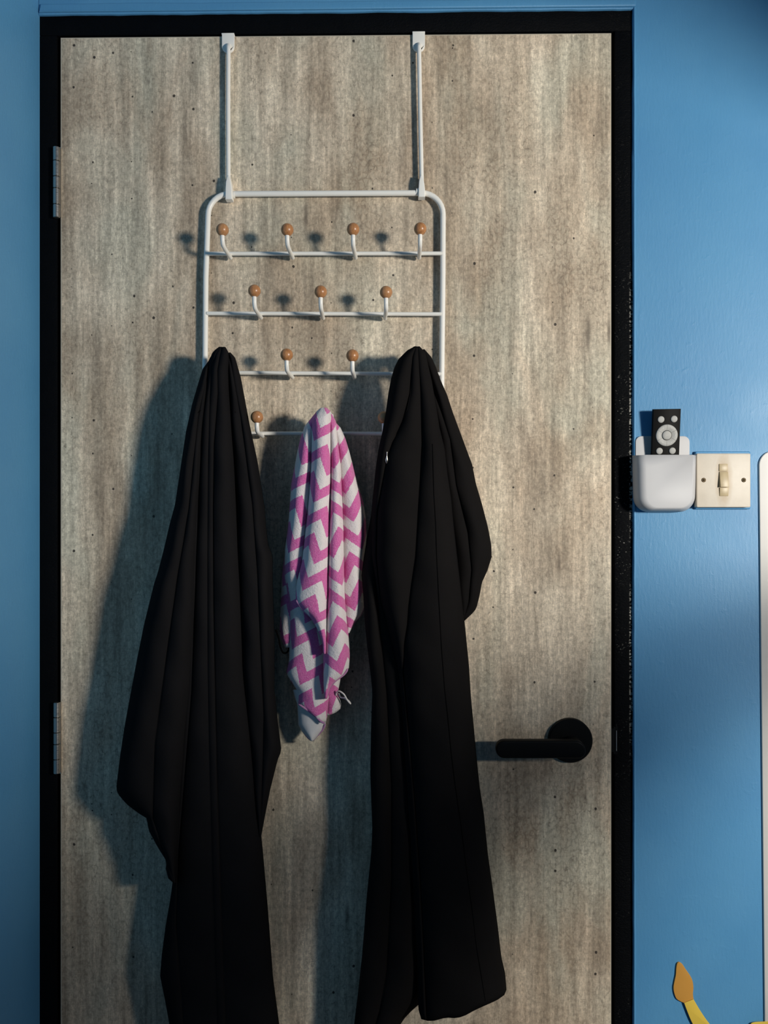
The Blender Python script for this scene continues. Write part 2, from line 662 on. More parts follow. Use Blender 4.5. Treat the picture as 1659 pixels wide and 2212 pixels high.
# right wall with an unseen window inferred from the light; transom, head and added rails shade the door and wall
WY0, WY1, WZ0, WZ1 = -1.50, -0.30, 0.95, 1.83
vv, ff = [], []
for bx_ in ((-3.2, WY0, 0, CEIL), (WY1, YB, 0, CEIL), (WY0, WY1, 0, WZ0), (WY0, WY1, WZ1, CEIL)):
    v_, f_ = box_vf(XR, XR + 0.09, *bx_)
    ff += [tuple(i + len(vv) for i in q) for q in f_]
    vv += v_
structure(mesh_obj('wall_right', vv, ff, M_WALL, smooth=False))
win = struct_empty('window_1', (XR + 0.02, (WY0 + WY1) / 2, WZ0))
for (n_, y0_, y1_, z0_, z1_) in (('frame_jamb', WY0, WY0 + 0.04, WZ0, WZ1), ('frame_jamb', WY1 - 0.04, WY1, WZ0, WZ1), ('frame_sill', WY0 + 0.04, WY1 - 0.04, WZ0, WZ0 + 0.04),
                                 ('frame_head', WY0 + 0.04, WY1 - 0.04, WZ1 - 0.03, WZ1), ('transom', WY0 + 0.04, WY1 - 0.04, 1.318, 1.366), ('shade_rail', WY0 + 0.04, -0.93, 1.272, 1.318), ('shade_rail', WY0 + 0.04, -0.93, 1.366, 1.395)):  # the two part-width rails are added bars, shaped to deepen the shadow band
    box(n_, XR + 0.0, XR + 0.035, y0_, y1_, z0_, z1_, M_BOARD, win, bevel=0.003)
structure(box('floor', XL - 0.12, XR + 0.09, -3.2, YB, -0.05, 0, M_FLOOR))
structure(box('ceiling', XL - 0.12, XR + 0.09, -3.2, YB, CEIL, CEIL + 0.05, M_CEIL))

# ------------------------------------------------------------------ door frame
fr = struct_empty('trim_1', (0, 0, 0))
FY = 0.0015
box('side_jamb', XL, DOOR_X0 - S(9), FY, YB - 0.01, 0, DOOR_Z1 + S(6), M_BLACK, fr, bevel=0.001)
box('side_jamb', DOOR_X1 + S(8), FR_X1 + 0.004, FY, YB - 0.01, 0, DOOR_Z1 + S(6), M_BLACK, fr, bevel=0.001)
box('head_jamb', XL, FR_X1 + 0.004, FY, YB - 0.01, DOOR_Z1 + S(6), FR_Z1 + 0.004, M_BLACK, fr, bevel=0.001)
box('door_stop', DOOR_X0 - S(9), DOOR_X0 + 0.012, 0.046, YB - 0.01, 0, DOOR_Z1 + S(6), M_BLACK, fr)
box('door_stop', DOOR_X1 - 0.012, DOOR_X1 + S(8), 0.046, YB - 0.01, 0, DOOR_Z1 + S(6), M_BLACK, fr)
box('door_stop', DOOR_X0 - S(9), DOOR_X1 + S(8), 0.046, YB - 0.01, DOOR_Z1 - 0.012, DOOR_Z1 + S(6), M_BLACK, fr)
c0, c1 = P(1326, 1576), P(1334, 1624)
box('strike_plate', c0.x, c1.x + S(1), FY - 0.0006, FY + 0.004, c1.z - 0.004, c0.z + 0.004, M_HANDLE, fr)
c0, c1 = P(1330.6, 1578), P(1332.4, 1622)
box('strike_lip', c0.x, c1.x, FY - 0.0022, FY + 0.002, c1.z, c0.z, M_STEEL, fr, label='bright worn edge of the strike plate')

# ------------------------------------------------------------------ door leaf
ed = S(2.0)
door = box('door_1', DOOR_X0 + ed, DOOR_X1 - ed, 0.0, 0.042, 0.008, DOOR_Z1 - ed, M_DOOR)
structure(door)
ORG[door] = Vector((0, 0, 0))
box('edge_banding', DOOR_X1 - ed, DOOR_X1, 0.0003, 0.042, 0.008, DOOR_Z1, M_EDGE, door)
box('edge_banding', DOOR_X0, DOOR_X0 + ed, 0.0003, 0.042, 0.008, DOOR_Z1, M_EDGE, door)
box('edge_banding', DOOR_X0 + ed, DOOR_X1 - ed, 0.0003, 0.042, DOOR_Z1 - ed, DOOR_Z1, M_EDGE, door)
c0, c1 = P(1319.5, 1574), P(1327, 1625)
box('latch_plate', c0.x, c1.x, 0.001, 0.03, c1.z, c0.z, M_HANDLE, door)


def hinge(cuts, px):
    hz = part_empty('hinge', P(px, cuts[-1], 0.003), door)
    for i in range(len(cuts) - 1):
        a, b = P(px, cuts[i] + 0.6, 0.004), P(px, cuts[i + 1] - 0.6, 0.004)
        r = S(7.0)
        n = 20
        v, f = tube_vf([a, a + Vector((0, 0, -0.0006)), b + Vector((0, 0, 0.0006)), b], r, n, [r - 0.0007, r, r, r - 0.0007])
        mesh_obj('knuckle', v, f, M_STEEL, hz)
    a, b = P(px + 5, cuts[0] + 2), P(px + 10, cuts[-1] - 1)
    box('hinge_leaf', a.x, b.x, -0.0022, 0.02, b.z, a.z, M_STEEL, hz)
    return hz


hinge([317.5, 348, 382, 407.5, 442, 471], 122)
hinge([1516.5, 1549, 1582, 1607, 1640, 1671], 123)

# lever handle
hd = part_empty('door_handle', P(1233, 1601, 0.0), door)
c = P(1233, 1601, 0.009)
R = S(47.5, 0.009)
prof = [(0.0, R), (0.0075, R), (0.0092, R - 0.0018), (0.0092, 0.0)]
verts, faces, NN = [], [], 48
for d_, r_ in prof[:-1]:
    for k in range(NN):
        a = 2 * math.pi * k / NN
        verts.append((c.x + r_ * math.cos(a), -d_, c.z + r_ * math.sin(a)))
for j in range(2):
    for k in range(NN):
        faces.append((j * NN + k, j * NN + (k + 1) % NN, (j + 1) * NN + (k + 1) % NN, (j + 1) * NN + k))
faces += [tuple(range(NN)), tuple(2 * NN + k for k in range(NN))]
mesh_obj('rose', verts, faces, M_HANDLE, hd)
nk = smooth_path([P(1236, 1606, 0.006), P(1238, 1608, 0.026), P(1242, 1612, 0.040), P(1246, 1617, 0.047)], 5)
tube('neck', nk, 0.0115, M_HANDLE, hd, n=20)
out = rounded(1072, 1600.5, 1266, 1639, (18, 22, 15, 18), 8)
prism('lever', pxz(out, 0.052), -0.052, -0.041, M_HANDLE, hd, bevel=0.003)

# ------------------------------------------------------------------ over-door hook rack
rack = thing('hook_rack', 'white metal over-door rack with wooden ball hooks hanging on the concrete-look door', 'hook rack', P(700, 1010, 0.0105))
dF = 0.0105
rF = S(6.0, dF)
rc = 46
path = [P(444, 1000, dF), P(443, 800, dF), P(444.5, 600, dF)]
cl = (449.5 + rc, 419 + rc)
for k in range(9):
    a = math.radians(180 + 90 * k / 8)
    path.append(P(cl[0] + rc * math.cos(a), cl[1] + rc * math.sin(a), dF))
cr = (957 - rc, 417 + rc)
for k in range(9):
    a = math.radians(270 + 90 * k / 8)
    path.append(P(cr[0] + rc * math.cos(a), cr[1] + rc * math.sin(a), dF))
path += [P(956.5, 600, dF), P(954, 830, dF), P(953, 1000, dF)]
tube('rack_frame', path, rF, M_WHITE, rack, n=16)
bars = [(548, 547.5, 447, 956), (677, 678.5, 447, 953), (805, 808, 444, 953), (936, 937, 444, 952)]
dB = 0.0125
for (ya, yb, xa, xb) in bars:
    tube('crossbar', [P(xa, ya, dB), P(xb, yb, dB)], S(4.3, dB), M_WHITE, rack, n=12)
hooks = [(497, 555, 480.5, 496.5), (631.6, 555, 620.5, 496.5), (768, 555, 762.8, 495.5), (905.5, 555, 907.7, 494.5),
         (563, 685, 549.5, 628.5), (697.5, 686, 692.8, 630.5), (832, 686.5, 834, 631.5),
         (494, 814, 479, 767), (631, 814.5, 619.3, 766.5), (766, 815.5, 761.3, 768.3), (904, 816, 906, 768),
         (566, 941.5, 555, 901), (698, 942, 690.5, 902), (830, 943, 829.5, 902)]
dBall = 0.064
for (rx, ry, bx, by) in hooks:
    root = P(rx, ry, 0.012)
    ball = P(bx, by, dBall)
    rb = S(13.6, dBall)
    rod_r = S(4.6, 0.04)
    zr = root.z
    k1 = Vector((root.x + (ball.x - root.x) * 0.15, root.y, zr))
    low = Vector((ball.x, ball.y + 0.006, zr + 0.002))
    pth = smooth_path([root + Vector((0, 0.004, 0)), root + Vector((0, -0.006, 0)), (root + Vector((ball.x, ball.y + 0.010, zr))) / 2 if False else Vector(((root.x + ball.x) / 2, (root.y + ball.y + 0.008) / 2, zr)),
                       Vector((ball.x, ball.y + 0.0075, zr + 0.001)), Vector((ball.x, ball.y + 0.0012, zr + 0.0065)),
                       Vector((ball.x, ball.y, zr + 0.013)), Vector((ball.x, ball.y, ball.z - rb * 0.8))], 4)
    hk = tube('hook', pth, rod_r, M_WHITE, rack, n=10)
    v, f = sphere_vf(ball, rb)
    mesh_obj('wooden_ball', v, f, M_BALL, hk, label='reddish brown varnished wooden ball')


def strap(xt, yt, xb, yb, ybot):
    st = part_empty('hanging_strap', P(xt, yt, 0.006), rack)
    # plate hooked over the door top
    out = rounded(xt - 13.5, yt - 26, xt + 13.5, yt + 15, (0, 0, 14, 14), 6)
    prism('top_plate', pxz(out, 0.0045), -0.0045, -0.0012, M_WHITE, st, bevel=0.0008)
    a, b = P(xt - 13.5, yt - 28, 0.003), P(xt + 13.5, yt - 24, 0.003)
    zt = DOOR_Z1 + 0.0004
    box('over_door_tab', a.x, b.x, -0.0044, 0.0435, zt, zt + 0.0022, M_WHITE, st, bevel=0.0004)
    rod = smooth_path([P(xt + 0.5, yt + 0, 0.004), P(xt + 0.5, yt + 2, 0.0085), P(xt + 1, yt + 18, 0.0105), P((xt + xb) / 2, (yt + yb) / 2, 0.0105), P(xb, yb + 6, 0.0105)], 4)
    tube('strap_rod', rod, S(4.6, 0.01), M_WHITE, st, n=12)
    cl_ = [(xb - 2.5, yb - 10), (xb + 1.5, yb - 10), (xb + 5, yb + 4), (xb + 7, yb + 20), (xb + 7.5, ybot), (xb - 7, ybot), (xb - 7, yb + 20), (xb - 6, yb + 4)]
    prism('strap_clip', pxz(cl_, 0.0185), -0.0185, -0.0055, M_WHITE, st, bevel=0.0012)


strap(492.5, 98.5, 493.5, 388, 430)
strap(904.5, 96.5, 911, 387, 425)
for (xa, xb, y) in ((501, 507, 421), (899, 904, 415)):
    tube('collar', [P(xa, y, dF), P(xb, y, dF)], rF + 0.0012, M_WHITE, rack, n=16)


# ------------------------------------------------------------------ hanging cloth
def panel(name, mat, parent, py0, py1, L, R, valleys=(), front=((0, 0.08),), backL=((0, 0.03),), backR=((0, 0.03),), amp=0.010, q=0.65,
          nv=110, cols=14, bottom=None, bot_from=None, uv=None, thick=0.0016, crown=3.0, wob=0.0015, fade=((0, 1.0),), seed=0, label=None):
    """a hanging sheet: left and right outline and fold lines given row by row, pleats bulge between fold lines"""
    lines = [L] + list(valleys) + [R]
    K = len(lines) - 1
    verts, uvs = [], []
    rnd = random.Random(seed)
    ph = [rnd.uniform(0, 6.28) for _ in range(6)]
    rows = []
    for j in range(nv + 1):
        t = j / nv
        rows.append(py0 + (py1 - py0) * (t ** 1.35))
    ncol = K * cols + 1
    for py in rows:
        xs = [lerp_tab(l, py) for l in lines]
        for i in range(1, K + 1):
            xs[i] = max(xs[i], xs[i - 1] + 0.02)
        tot = xs[-1] - xs[0]
        fr_ = lerp_tab(front, py)
        bl, br = lerp_tab(backL, py), lerp_tab(backR, py)
        for k in range(K):
            wpx = xs[k + 1] - xs[k]
            a = min(amp, 0.42 * S(wpx, 0.08)) * lerp_tab(fade, py)
            for i in range(cols + (1 if k == K - 1 else 0)):
                t = i / cols
                t2 = 0.5 - 0.5 * math.cos(math.pi * t)
                t2 = 0.6 * t2 + 0.4 * t
                px = xs[k] + wpx * t2
                s = (px - xs[0]) / max(tot, 1e-6)
                e = max(0.0, 1 - abs(2 * s - 1) ** crown) ** 0.5
                bk = bl + (br - bl) * sstep(s)
                h = a * max(0.0, math.sin(math.pi * t2)) ** q
                if k == 0 and t2 < 0.5 or k == K - 1 and t2 > 0.5:
                    pass
                d_ = bk + (fr_ - bk) * e + (h - a * 0.5) * min(1.0, e * 1.5)
                d_ += wob * (math.sin(py * 0.021 + ph[0] + s * 5) + math.sin(py * 0.047 + ph[1] - s * 9) * 0.5) * e
                yy = py
                if bottom is not None:
                    yy = py + (lerp_tab(bottom, px) - py1) * sstep((py - bot_from) / (py1 - bot_from))
                verts.append(P(px, yy, d_))
                if uv is not None:
                    uvs.append(uv(px, yy, t2, k, xs[k], wpx))
    faces = []
    for j in range(nv):
        for i in range(ncol - 1):
            a = j * ncol + i
            faces.append((a, a + 1, a + ncol + 1, a + ncol))
    o = mesh_obj(name, verts, faces, mat, parent, uvs=uvs or None, label=label, sharp=0)
    o['_v'] = 0
    del o['_v']
    bv = BVHTree.FromPolygons([Vector(v) for v in verts], faces)
    md = o.modifiers.new('thickness', 'SOLIDIFY')
    md.thickness = thick
    md.offset = 0
    return o, bv


def on_surface(bv, pts, off, step=14):
    out = []
    for i in range(len(pts) - 1):
        (x0, y0), (x1, y1) = pts[i], pts[i + 1]
        n = max(1, int(math.hypot(x1 - x0, y1 - y0) / step))
        for k in range(n + (1 if i == len(pts) - 2 else 0)):
            t = k / n
            p = P(x0 + (x1 - x0) * t, y0 + (y1 - y0) * t, 0)
            dr = (p - EYE).normalized()
            hit = bv.ray_cast(EYE, dr)
            if hit[0] is not None:
                out.append(hit[0] - dr * off)
    return out


def seam(name, bv, pts, r, mat, parent, off=0.0006, label=None, radii=None):
    s = on_surface(bv, pts, off)
    if len(s) < 2:
        return None
    return tube(name, s, r, mat, parent, n=8, label=label)


# ---- left garment
lc = thing('robe', 'long black robe with wide sleeves hanging nearest the door hinges, left of the pink towel', 'robe', P(450, 2330, 0.05))
L1 = [(750, 474), (756, 466), (762, 460), (781, 452), (797, 444), (826, 437), (874, 427), (932, 416), (1000, 407), (1100, 397), (1200, 390), (1400, 378), (1600, 368), (1800, 364),
      (1907, 374), (1942, 369), (2000, 359), (2067, 350), (2109, 347), (2162, 358), (2212, 367), (2350, 385)]
va = [(750, 476), (762, 468), (790, 458), (860, 453), (1000, 450), (1200, 449), (1450, 450), (1600, 453), (1720, 456), (1960, 463), (2212, 471), (2350, 475)]
vb = [(750, 479), (770, 474), (800, 469), (850, 470), (900, 466), (960, 461), (1100, 459), (1300, 460), (1700, 468), (2212, 485), (2350, 492)]
v0 = [(750, 475), (762, 464), (800, 451), (900, 438), (1200, 425), (1492, 414), (1720, 395), (1850, 384), (2000, 380), (2212, 395), (2350, 405)]
vc = [(750, 486), (762, 493), (800, 494), (850, 496), (958, 503), (1091, 511), (1240, 517), (1440, 526), (1550, 536), (1700, 552), (1830, 566), (1968, 578), (2114, 589), (2212, 602), (2350, 616)]
body, bvb = panel('body', M_COAT, lc, 750, 2350, L1, vc, [v0, va, vb], front=[(750, 0.078), (764, 0.084), (850, 0.090), (1100, 0.094), (1700, 0.088), (2350, 0.080)], fade=[(750, 1), (1000, 0.9), (1500, 0.5), (2350, 0.3)],
                  backL=[(750, 0.076), (775, 0.070), (800, 0.040), (1500, 0.040), (1850, 0.062), (2350, 0.055)], backR=[(750, 0.076), (775, 0.076), (800, 0.066), (1200, 0.066), (1800, 0.060), (2350, 0.040)], amp=0.013, seed=1, nv=140)
Ls = [(772, 455), (781, 451), (797, 439), (826, 430), (874, 416), (932, 403), (985, 395), (1038, 387), (1091, 379), (1131, 368), (1187, 355), (1237, 342), (1261, 334), (1346, 313),
      (1425, 297), (1505, 282), (1571, 270), (1637, 260), (1704, 252), (1715, 256), (1735, 273), (1754, 297), (1767, 318), (1793, 322), (1830, 342), (1860, 361), (1876, 359), (1902, 366), (1907, 376)]
Rs = [(772, 458), (800, 451), (850, 446), (1000, 431), (1200, 424), (1359, 421), (1492, 416), (1598, 404), (1720, 396), (1810, 388), (1850, 383), (1907, 379)]
vs1 = [(772, 456), (900, 428), (1100, 408), (1240, 384), (1400, 362), (1600, 335), (1767, 330), (1830, 350), (1907, 377)]
sl, bvs = panel('sleeve', M_COAT, lc, 772, 1907, Ls, Rs, [vs1], front=[(772, 0.070), (850, 0.092), (1300, 0.106), (1907, 0.100)], backL=[(772, 0.06), (900, 0.056), (1300, 0.066), (1907, 0.066)],
                backR=[(772, 0.06), (900, 0.076), (1500, 0.064), (1907, 0.040)], amp=0.008, seed=2, nv=150)
Lr = [(762, 491), (800, 491), (958, 499), (1091, 506), (1240, 511), (1440, 519), (1550, 529), (1700, 545), (1807, 560)]
Rr = [(762, 497), (773, 507), (815, 519), (916, 538), (996, 555), (1091, 570), (1150, 575), (1180, 579), (1195, 586), (1205, 588), (1253, 588), (1386, 592), (1492, 592), (1558, 599), (1622, 607), (1640, 599), (1704, 583), (1754, 573), (1807, 563)]
vr1 = [(762, 494), (900, 520), (1091, 545), (1240, 556), (1386, 562), (1550, 570), (1700, 566), (1807, 562)]
sr, bvr = panel('sleeve', M_COAT, lc, 762, 1807, Lr, Rr, [vr1], front=[(762, 0.074), (850, 0.078), (1300, 0.080), (1807, 0.070)], backL=[(762, 0.06), (1807, 0.052)],
                backR=[(762, 0.055), (850, 0.034), (1807, 0.028)], amp=0.007, seed=3, nv=130)
seam('shoulder_seam', bvr, [(497, 884), (508, 890), (519, 899), (529, 909), (536, 918)], 0.0007, M_SEAM, lc)
seam('shoulder_seam', bvs, [(447, 878), (437, 884), (427, 892), (418, 903)], 0.0006, M_SEAM, lc)
seam('yoke_seam', bvb, [(473, 846), (480, 849), (487, 850), (492, 849)], 0.0005, M_SEAM, lc)
cord = smooth_path([P(596, 1360, 0.030), P(602, 1378, 0.033), P(606, 1398, 0.034), P(612, 1410, 0.035), P(620, 1409, 0.036), P(624, 1400, 0.036), P(618, 1388, 0.034), P(612, 1376, 0.031), P(606, 1362, 0.028)], 5)
tube('hanging_cord', cord, 0.0014, M_SEAM, lc, n=8)

# ---- right garment
rcoat = thing('zip_robe', 'black robe with a silver zip pull hanging between pink towel and lever handle', 'robe', P(930, 2230, 0.05))
Lb = [(749, 896), (757, 881), (776, 862), (794, 853), (818, 846), (850, 840), (893, 834), (933, 827), (969, 819), (1009, 813), (1067, 807), (1110, 803), (1203, 802), (1300, 815), (1400, 846),
      (1450, 858), (1700, 876), (1900, 888), (2060, 899), (2170, 905)]
Rb = [(749, 906), (763, 918), (824, 932), (876, 941), (926, 949), (970, 960), (1024, 966), (1078, 974), (1132, 979), (1186, 985), (1274, 995), (1340, 1002), (1368, 1005), (1439, 1012), (1504, 1016),
      (1566, 1022), (1631, 1028), (1700, 1035), (1757, 1044), (1847, 1053), (1931, 1065), (2008, 1075), (2076, 1082), (2120, 1090), (2170, 1093)]
vz = [(749, 899), (770, 892), (807, 889), (850, 886), (909, 869), (952, 848), (990, 834), (1060, 822), (1110, 814), (1203, 812), (1300, 822), (1400, 850), (1500, 866), (1700, 884), (1900, 896), (2170, 912)]
vy = [(749, 902), (780, 904), (850, 908), (960, 912), (1089, 904), (1203, 897), (1262, 888), (1309, 882), (1349, 879), (1391, 872), (1450, 870), (1700, 892), (1900, 906), (2170, 920)]
hem = [(903, 2172), (906, 2184), (911, 2201), (926, 2205), (940, 2204), (964, 2197), (986, 2199), (1003, 2194), (1024, 2182), (1046, 2172), (1073, 2160), (1090, 2148), (1093, 2138)]
fb, bvf = panel('body', M_COAT2, rcoat, 749, 2170, Lb, Rb, [vz, vy], front=[(749, 0.078), (764, 0.085), (850, 0.090), (1100, 0.102), (1500, 0.114), (1850, 0.112), (2170, 0.098)],
                backL=[(749, 0.077), (770, 0.076), (800, 0.062), (860, 0.078), (950, 0.079), (1050, 0.060), (1200, 0.06), (2170, 0.065)], backR=[(749, 0.077), (800, 0.076), (1300, 0.074), (1400, 0.040), (2170, 0.026)],
                amp=0.013, seed=4, nv=150, bottom=hem, bot_from=1980, cols=18, crown=4.0)
Lk = [(1090, 806), (1110, 803), (1203, 787), (1243, 782), (1286, 786), (1345, 789), (1403, 795), (1462, 802), (1497, 805), (1580, 802), (1674, 801), (1791, 805), (1835, 803), (1895, 797), (1979, 789), (2066, 782), (2138, 774), (2212, 766), (2350, 750)]
Rk = [(1090, 830), (1300, 860), (1500, 890), (1700, 906), (1900, 914), (2100, 918), (2150, 914), (2170, 904), (2182, 889), (2201, 871), (2250, 840), (2350, 790)]
vk = [(1090, 815), (1300, 815), (1500, 835), (1700, 845), (1900, 845), (2100, 835), (2182, 820), (2350, 770)]
bk_, bvk = panel('back_panel', M_COAT2, rcoat, 1090, 2350, Lk, Rk, [vk], front=[(1090, 0.066), (1300, 0.080), (1900, 0.086), (2350, 0.070)], backL=[(1090, 0.05), (1400, 0.074), (2000, 0.080), (2350, 0.060)], backR=[(1090, 0.05), (2350, 0.028)], amp=0.009, seed=5, nv=110)
Lq = [(755, 912), (824, 924), (926, 941), (1024, 957), (1132, 970), (1274, 986), (1340, 997)]
Rq = [(755, 916), (772, 931), (792, 940), (822, 951), (854, 965), (891, 977), (926, 990), (961, 1003), (1004, 1019), (1045, 1027), (1089, 1040), (1139, 1053), (1176, 1060), (1203, 1061), (1232, 1052),
      (1258, 1040), (1286, 1035), (1314, 1028), (1323, 1021), (1340, 1003)]
vq = [(755, 914), (850, 940), (950, 972), (1050, 985), (1150, 1010), (1230, 1018), (1300, 1012), (1340, 1000)]
sq, bvq = panel('sleeve', M_COAT2, rcoat, 755, 1340, Lq, Rq, [vq], front=[(755, 0.068), (850, 0.070), (1100, 0.066), (1340, 0.056)], backL=[(755, 0.055), (1340, 0.045)], backR=[(755, 0.050), (830, 0.030), (1340, 0.022)], amp=0.007, seed=6, nv=100, crown=2.4)
# the left sleeve, tucked behind the front
Lt = [(1060, 818), (1150, 814), (1250, 822), (1312, 831), (1335, 845), (1352, 868), (1391, 868)]
Rt = [(1060, 880), (1100, 893), (1203, 893), (1262, 886), (1309, 880), (1349, 877), (1391, 870)]
st_, bvt = panel('sleeve', M_COAT2, rcoat, 1060, 1391, Lt, Rt, [], front=[(1060, 0.085), (1200, 0.106), (1330, 0.104), (1391, 0.085)], backL=[(1060, 0.07), (1391, 0.075)], backR=[(1060, 0.07), (1391, 0.075)], amp=0.006, seed=8, nv=60)
seam('front_seam', bvf, [(934, 959), (937, 1067), (941, 1132), (943, 1200), (948, 1298), (953, 1392), (960, 1486), (967, 1547), (974, 1622), (983, 1697), (996, 1786), (1008, 1883), (1020, 1967), (1028, 2040), (1038, 2100), (1048, 2162)], 0.0008, M_SEAM, rcoat)
zp = seam('zip', bvf, [(889, 812), (887, 850), (880, 885), (868, 911), (858, 934), (847, 953), (836, 977)], 0.0008, M_ZIP, rcoat, label='dark brown zip curving down the neck opening')
sf = on_surface(bvf, [(836, 976), (836, 988), (835, 1001)], 0.0022, 4)
rr = [0.0008, 0.0011, 0.0008, 0.0016, 0.0024, 0.0021, 0.0009]
pp = [sf[0].lerp(sf[-1], k / 6) for k in range(7)]
tube('zip_pull', pp, 0.002, M_STEEL, rcoat, n=12, radii=rr, label='small silver teardrop zip pull')

# ---- towel
tw = thing('towel', 'pink and white zigzag terry towel hanging from the lowest hooks between two black robes', 'towel', P(690, 1600, 0.04))


def chev(rho, sx=1.25, ox=0.0, oy=0.0):
    c_, s_ = math.cos(math.radians(rho)), math.sin(math.radians(rho))

    def f(px, py, t, k, x0, w):
        # arc-like stretch across the roll of the fold
        X = (x0 + w * (0.5 + math.asin(max(-1, min(1, (2 * t - 1) * 0.96))) / 2.6)) * sx + ox
        Y = py + oy
        return (X * c_ + Y * s_, -X * s_ + Y * c_)
    return f


TA = dict(thick=0.0028, wob=0.0008, q=0.55)
La = [(884, 692), (889, 686), (903, 675), (921, 660), (947, 651), (976, 644), (1010, 638), (1044, 631), (1088, 628), (1138, 624), (1189, 617), (1240, 616), (1290, 622), (1318, 627), (1389, 627), (1424, 626),
      (1459, 620), (1486, 623), (1505, 630), (1523, 644), (1565, 646), (1581, 655), (1600, 673)]
Ra = [(884, 694), (900, 681), (930, 676), (1005, 675), (1068, 672), (1113, 668), (1167, 662), (1213, 658), (1258, 654), (1320, 672), (1360, 698), (1390, 707), (1424, 708), (1480, 709), (1539, 708), (1562, 702), (1576, 697), (1590, 684), (1600, 675)]
panel('towel_fold', M_TERRY, tw, 884, 1560, La, Ra, front=[(884, 0.060), (910, 0.070), (1100, 0.070), (1230, 0.062), (1300, 0.052), (1560, 0.052)], backL=[(884, 0.055), (920, 0.040), (1560, 0.036)],
      backR=[(884, 0.055), (920, 0.052), (1240, 0.048), (1320, 0.042), (1560, 0.042)], amp=0.010, seed=11, nv=110, cols=26, uv=chev(24, 1.2, 0, 6), bot_from=1430,
      bottom=[(618, 1482), (630, 1505), (644, 1521), (660, 1531), (680, 1546), (694, 1560), (703, 1560), (709, 1530)], **TA)
Lv = [(1490, 634), (1505, 638), (1523, 644), (1565, 646), (1581, 655), (1600, 673)]
Rv = [(1490, 706), (1539, 707), (1562, 702), (1576, 697), (1590, 684), (1600, 675)]
panel('towel_fold', M_TERRY_BACK, tw, 1490, 1600, Lv, Rv, front=[(1490, 0.044), (1600, 0.044)], backL=[(1490, 0.034), (1600, 0.030)], backR=[(1490, 0.036), (1600, 0.038)], amp=0.006, seed=17, nv=40, cols=20,
      label='plain white reverse side at the bottom corner', **TA)
Lc = [(882, 695), (889, 687), (905, 674), (1005, 673), (1068, 669), (1113, 665), (1167, 659), (1213, 654), (1258, 643), (1290, 640), (1302, 643), (1318, 655), (1332, 671), (1352, 684), (1371, 693), (1389, 699), (1412, 700)]
Rc = [(882, 704), (889, 712), (920, 716), (958, 716), (1041, 716), (1131, 713), (1249, 710), (1283, 710), (1336, 706), (1385, 703), (1412, 702)]
cm, bvc = panel('towel_fold', M_TERRY, tw, 882, 1412, Lc, Rc, front=[(882, 0.076), (900, 0.084), (1100, 0.086), (1412, 0.078)], backL=[(882, 0.074), (900, 0.072), (920, 0.064), (1220, 0.064), (1300, 0.074), (1412, 0.072)],
                backR=[(882, 0.074), (900, 0.074), (920, 0.062), (1412, 0.062)], amp=0.012, seed=12, nv=110, cols=26, uv=chev(22, 1.15, 34, 30), **TA)
Ld = [(889, 710), (920, 714), (958, 715), (1041, 715), (1131, 712), (1249, 709), (1283, 709), (1336, 705), (1385, 702), (1424, 700), (1477, 701), (1509, 703)]
Rd = [(889, 712), (911, 724), (950, 728), (1005, 735), (1095, 739), (1149, 741), (1240, 742), (1283, 743), (1336, 747), (1371, 751), (1415, 754), (1443, 752), (1457, 743), (1471, 724), (1487, 711), (1509, 705)]
dm, bvd = panel('towel_fold', M_TERRY, tw, 889, 1509, Ld, Rd, front=[(889, 0.066), (920, 0.078), (1100, 0.084), (1509, 0.074)], backL=[(889, 0.060), (1509, 0.060)], backR=[(889, 0.058), (920, 0.056), (1509, 0.055)],
                amp=0.010, seed=13, nv=110, cols=22, uv=chev(-14, 1.25, 20, 18), **TA)
Le = [(895, 716), (914, 723), (950, 726), (1005, 732), (1095, 736), (1149, 738), (1240, 739), (1283, 740), (1336, 744), (1367, 751)]
Re = [(895, 718), (911, 721), (925, 734), (947, 744), (976, 753), (1010, 762), (1046, 771), (1082, 782), (1117, 788), (1158, 790), (1204, 786), (1240, 783), (1270, 785), (1308, 786), (1329, 778), (1343, 766), (1367, 753)]
panel('towel_fold', M_TERRY, tw, 895, 1367, Le, Re, front=[(895, 0.062), (930, 0.068), (1100, 0.070), (1367, 0.058)], backL=[(895, 0.056), (1367, 0.050)], backR=[(895, 0.052), (950, 0.034), (1367, 0.028)],
      amp=0.008, seed=14, nv=100, cols=22, uv=chev(-15, 1.2, 12, 20), **TA)
Lf = [(1190, 618), (1241, 611), (1292, 609), (1360, 606), (1378, 608), (1398, 618)]
Rf = [(1190, 640), (1300, 650), (1360, 640), (1398, 626)]
panel('towel_fold', M_TERRY, tw, 1190, 1398, Lf, Rf, front=[(1190, 0.045), (1398, 0.036)], backL=[(1190, 0.03), (1398, 0.022)], backR=[(1190, 0.03), (1398, 0.022)], amp=0.006, seed=15, nv=60, cols=16, uv=chev(26, 1.2, 60, 0), **TA)
Lg = [(1440, 700), (1544, 704)]
Rg = [(1440, 738), (1477, 732), (1501, 727), (1512, 733), (1520, 735), (1530, 734), (1538, 724), (1544, 709)]
panel('towel_fold', M_TERRY, tw, 1440, 1544, Lg, Rg, front=[(1440, 0.045), (1544, 0.038)], backL=[(1440, 0.03), (1544, 0.03)], backR=[(1440, 0.03), (1544, 0.024)], amp=0.005, seed=16, nv=40, cols=14, uv=chev(-20, 1.2, 0, 40), **TA)


def hemline(pts, d0, d1):
    n = len(pts)
    tube('overlock_hem', smooth_path([P(x, y, d0 + (d1 - d0) * i / (n - 1)) for i, (x, y) in enumerate(pts)], 5), 0.0016, M_HEM, tw, n=8, radii=[0.0016 * min(1, 0.25 + k / 3, 0.25 + (5 * (n - 1) - k) / 3) for k in range(5 * (n - 1) + 1)], label='lilac overlocked edge')


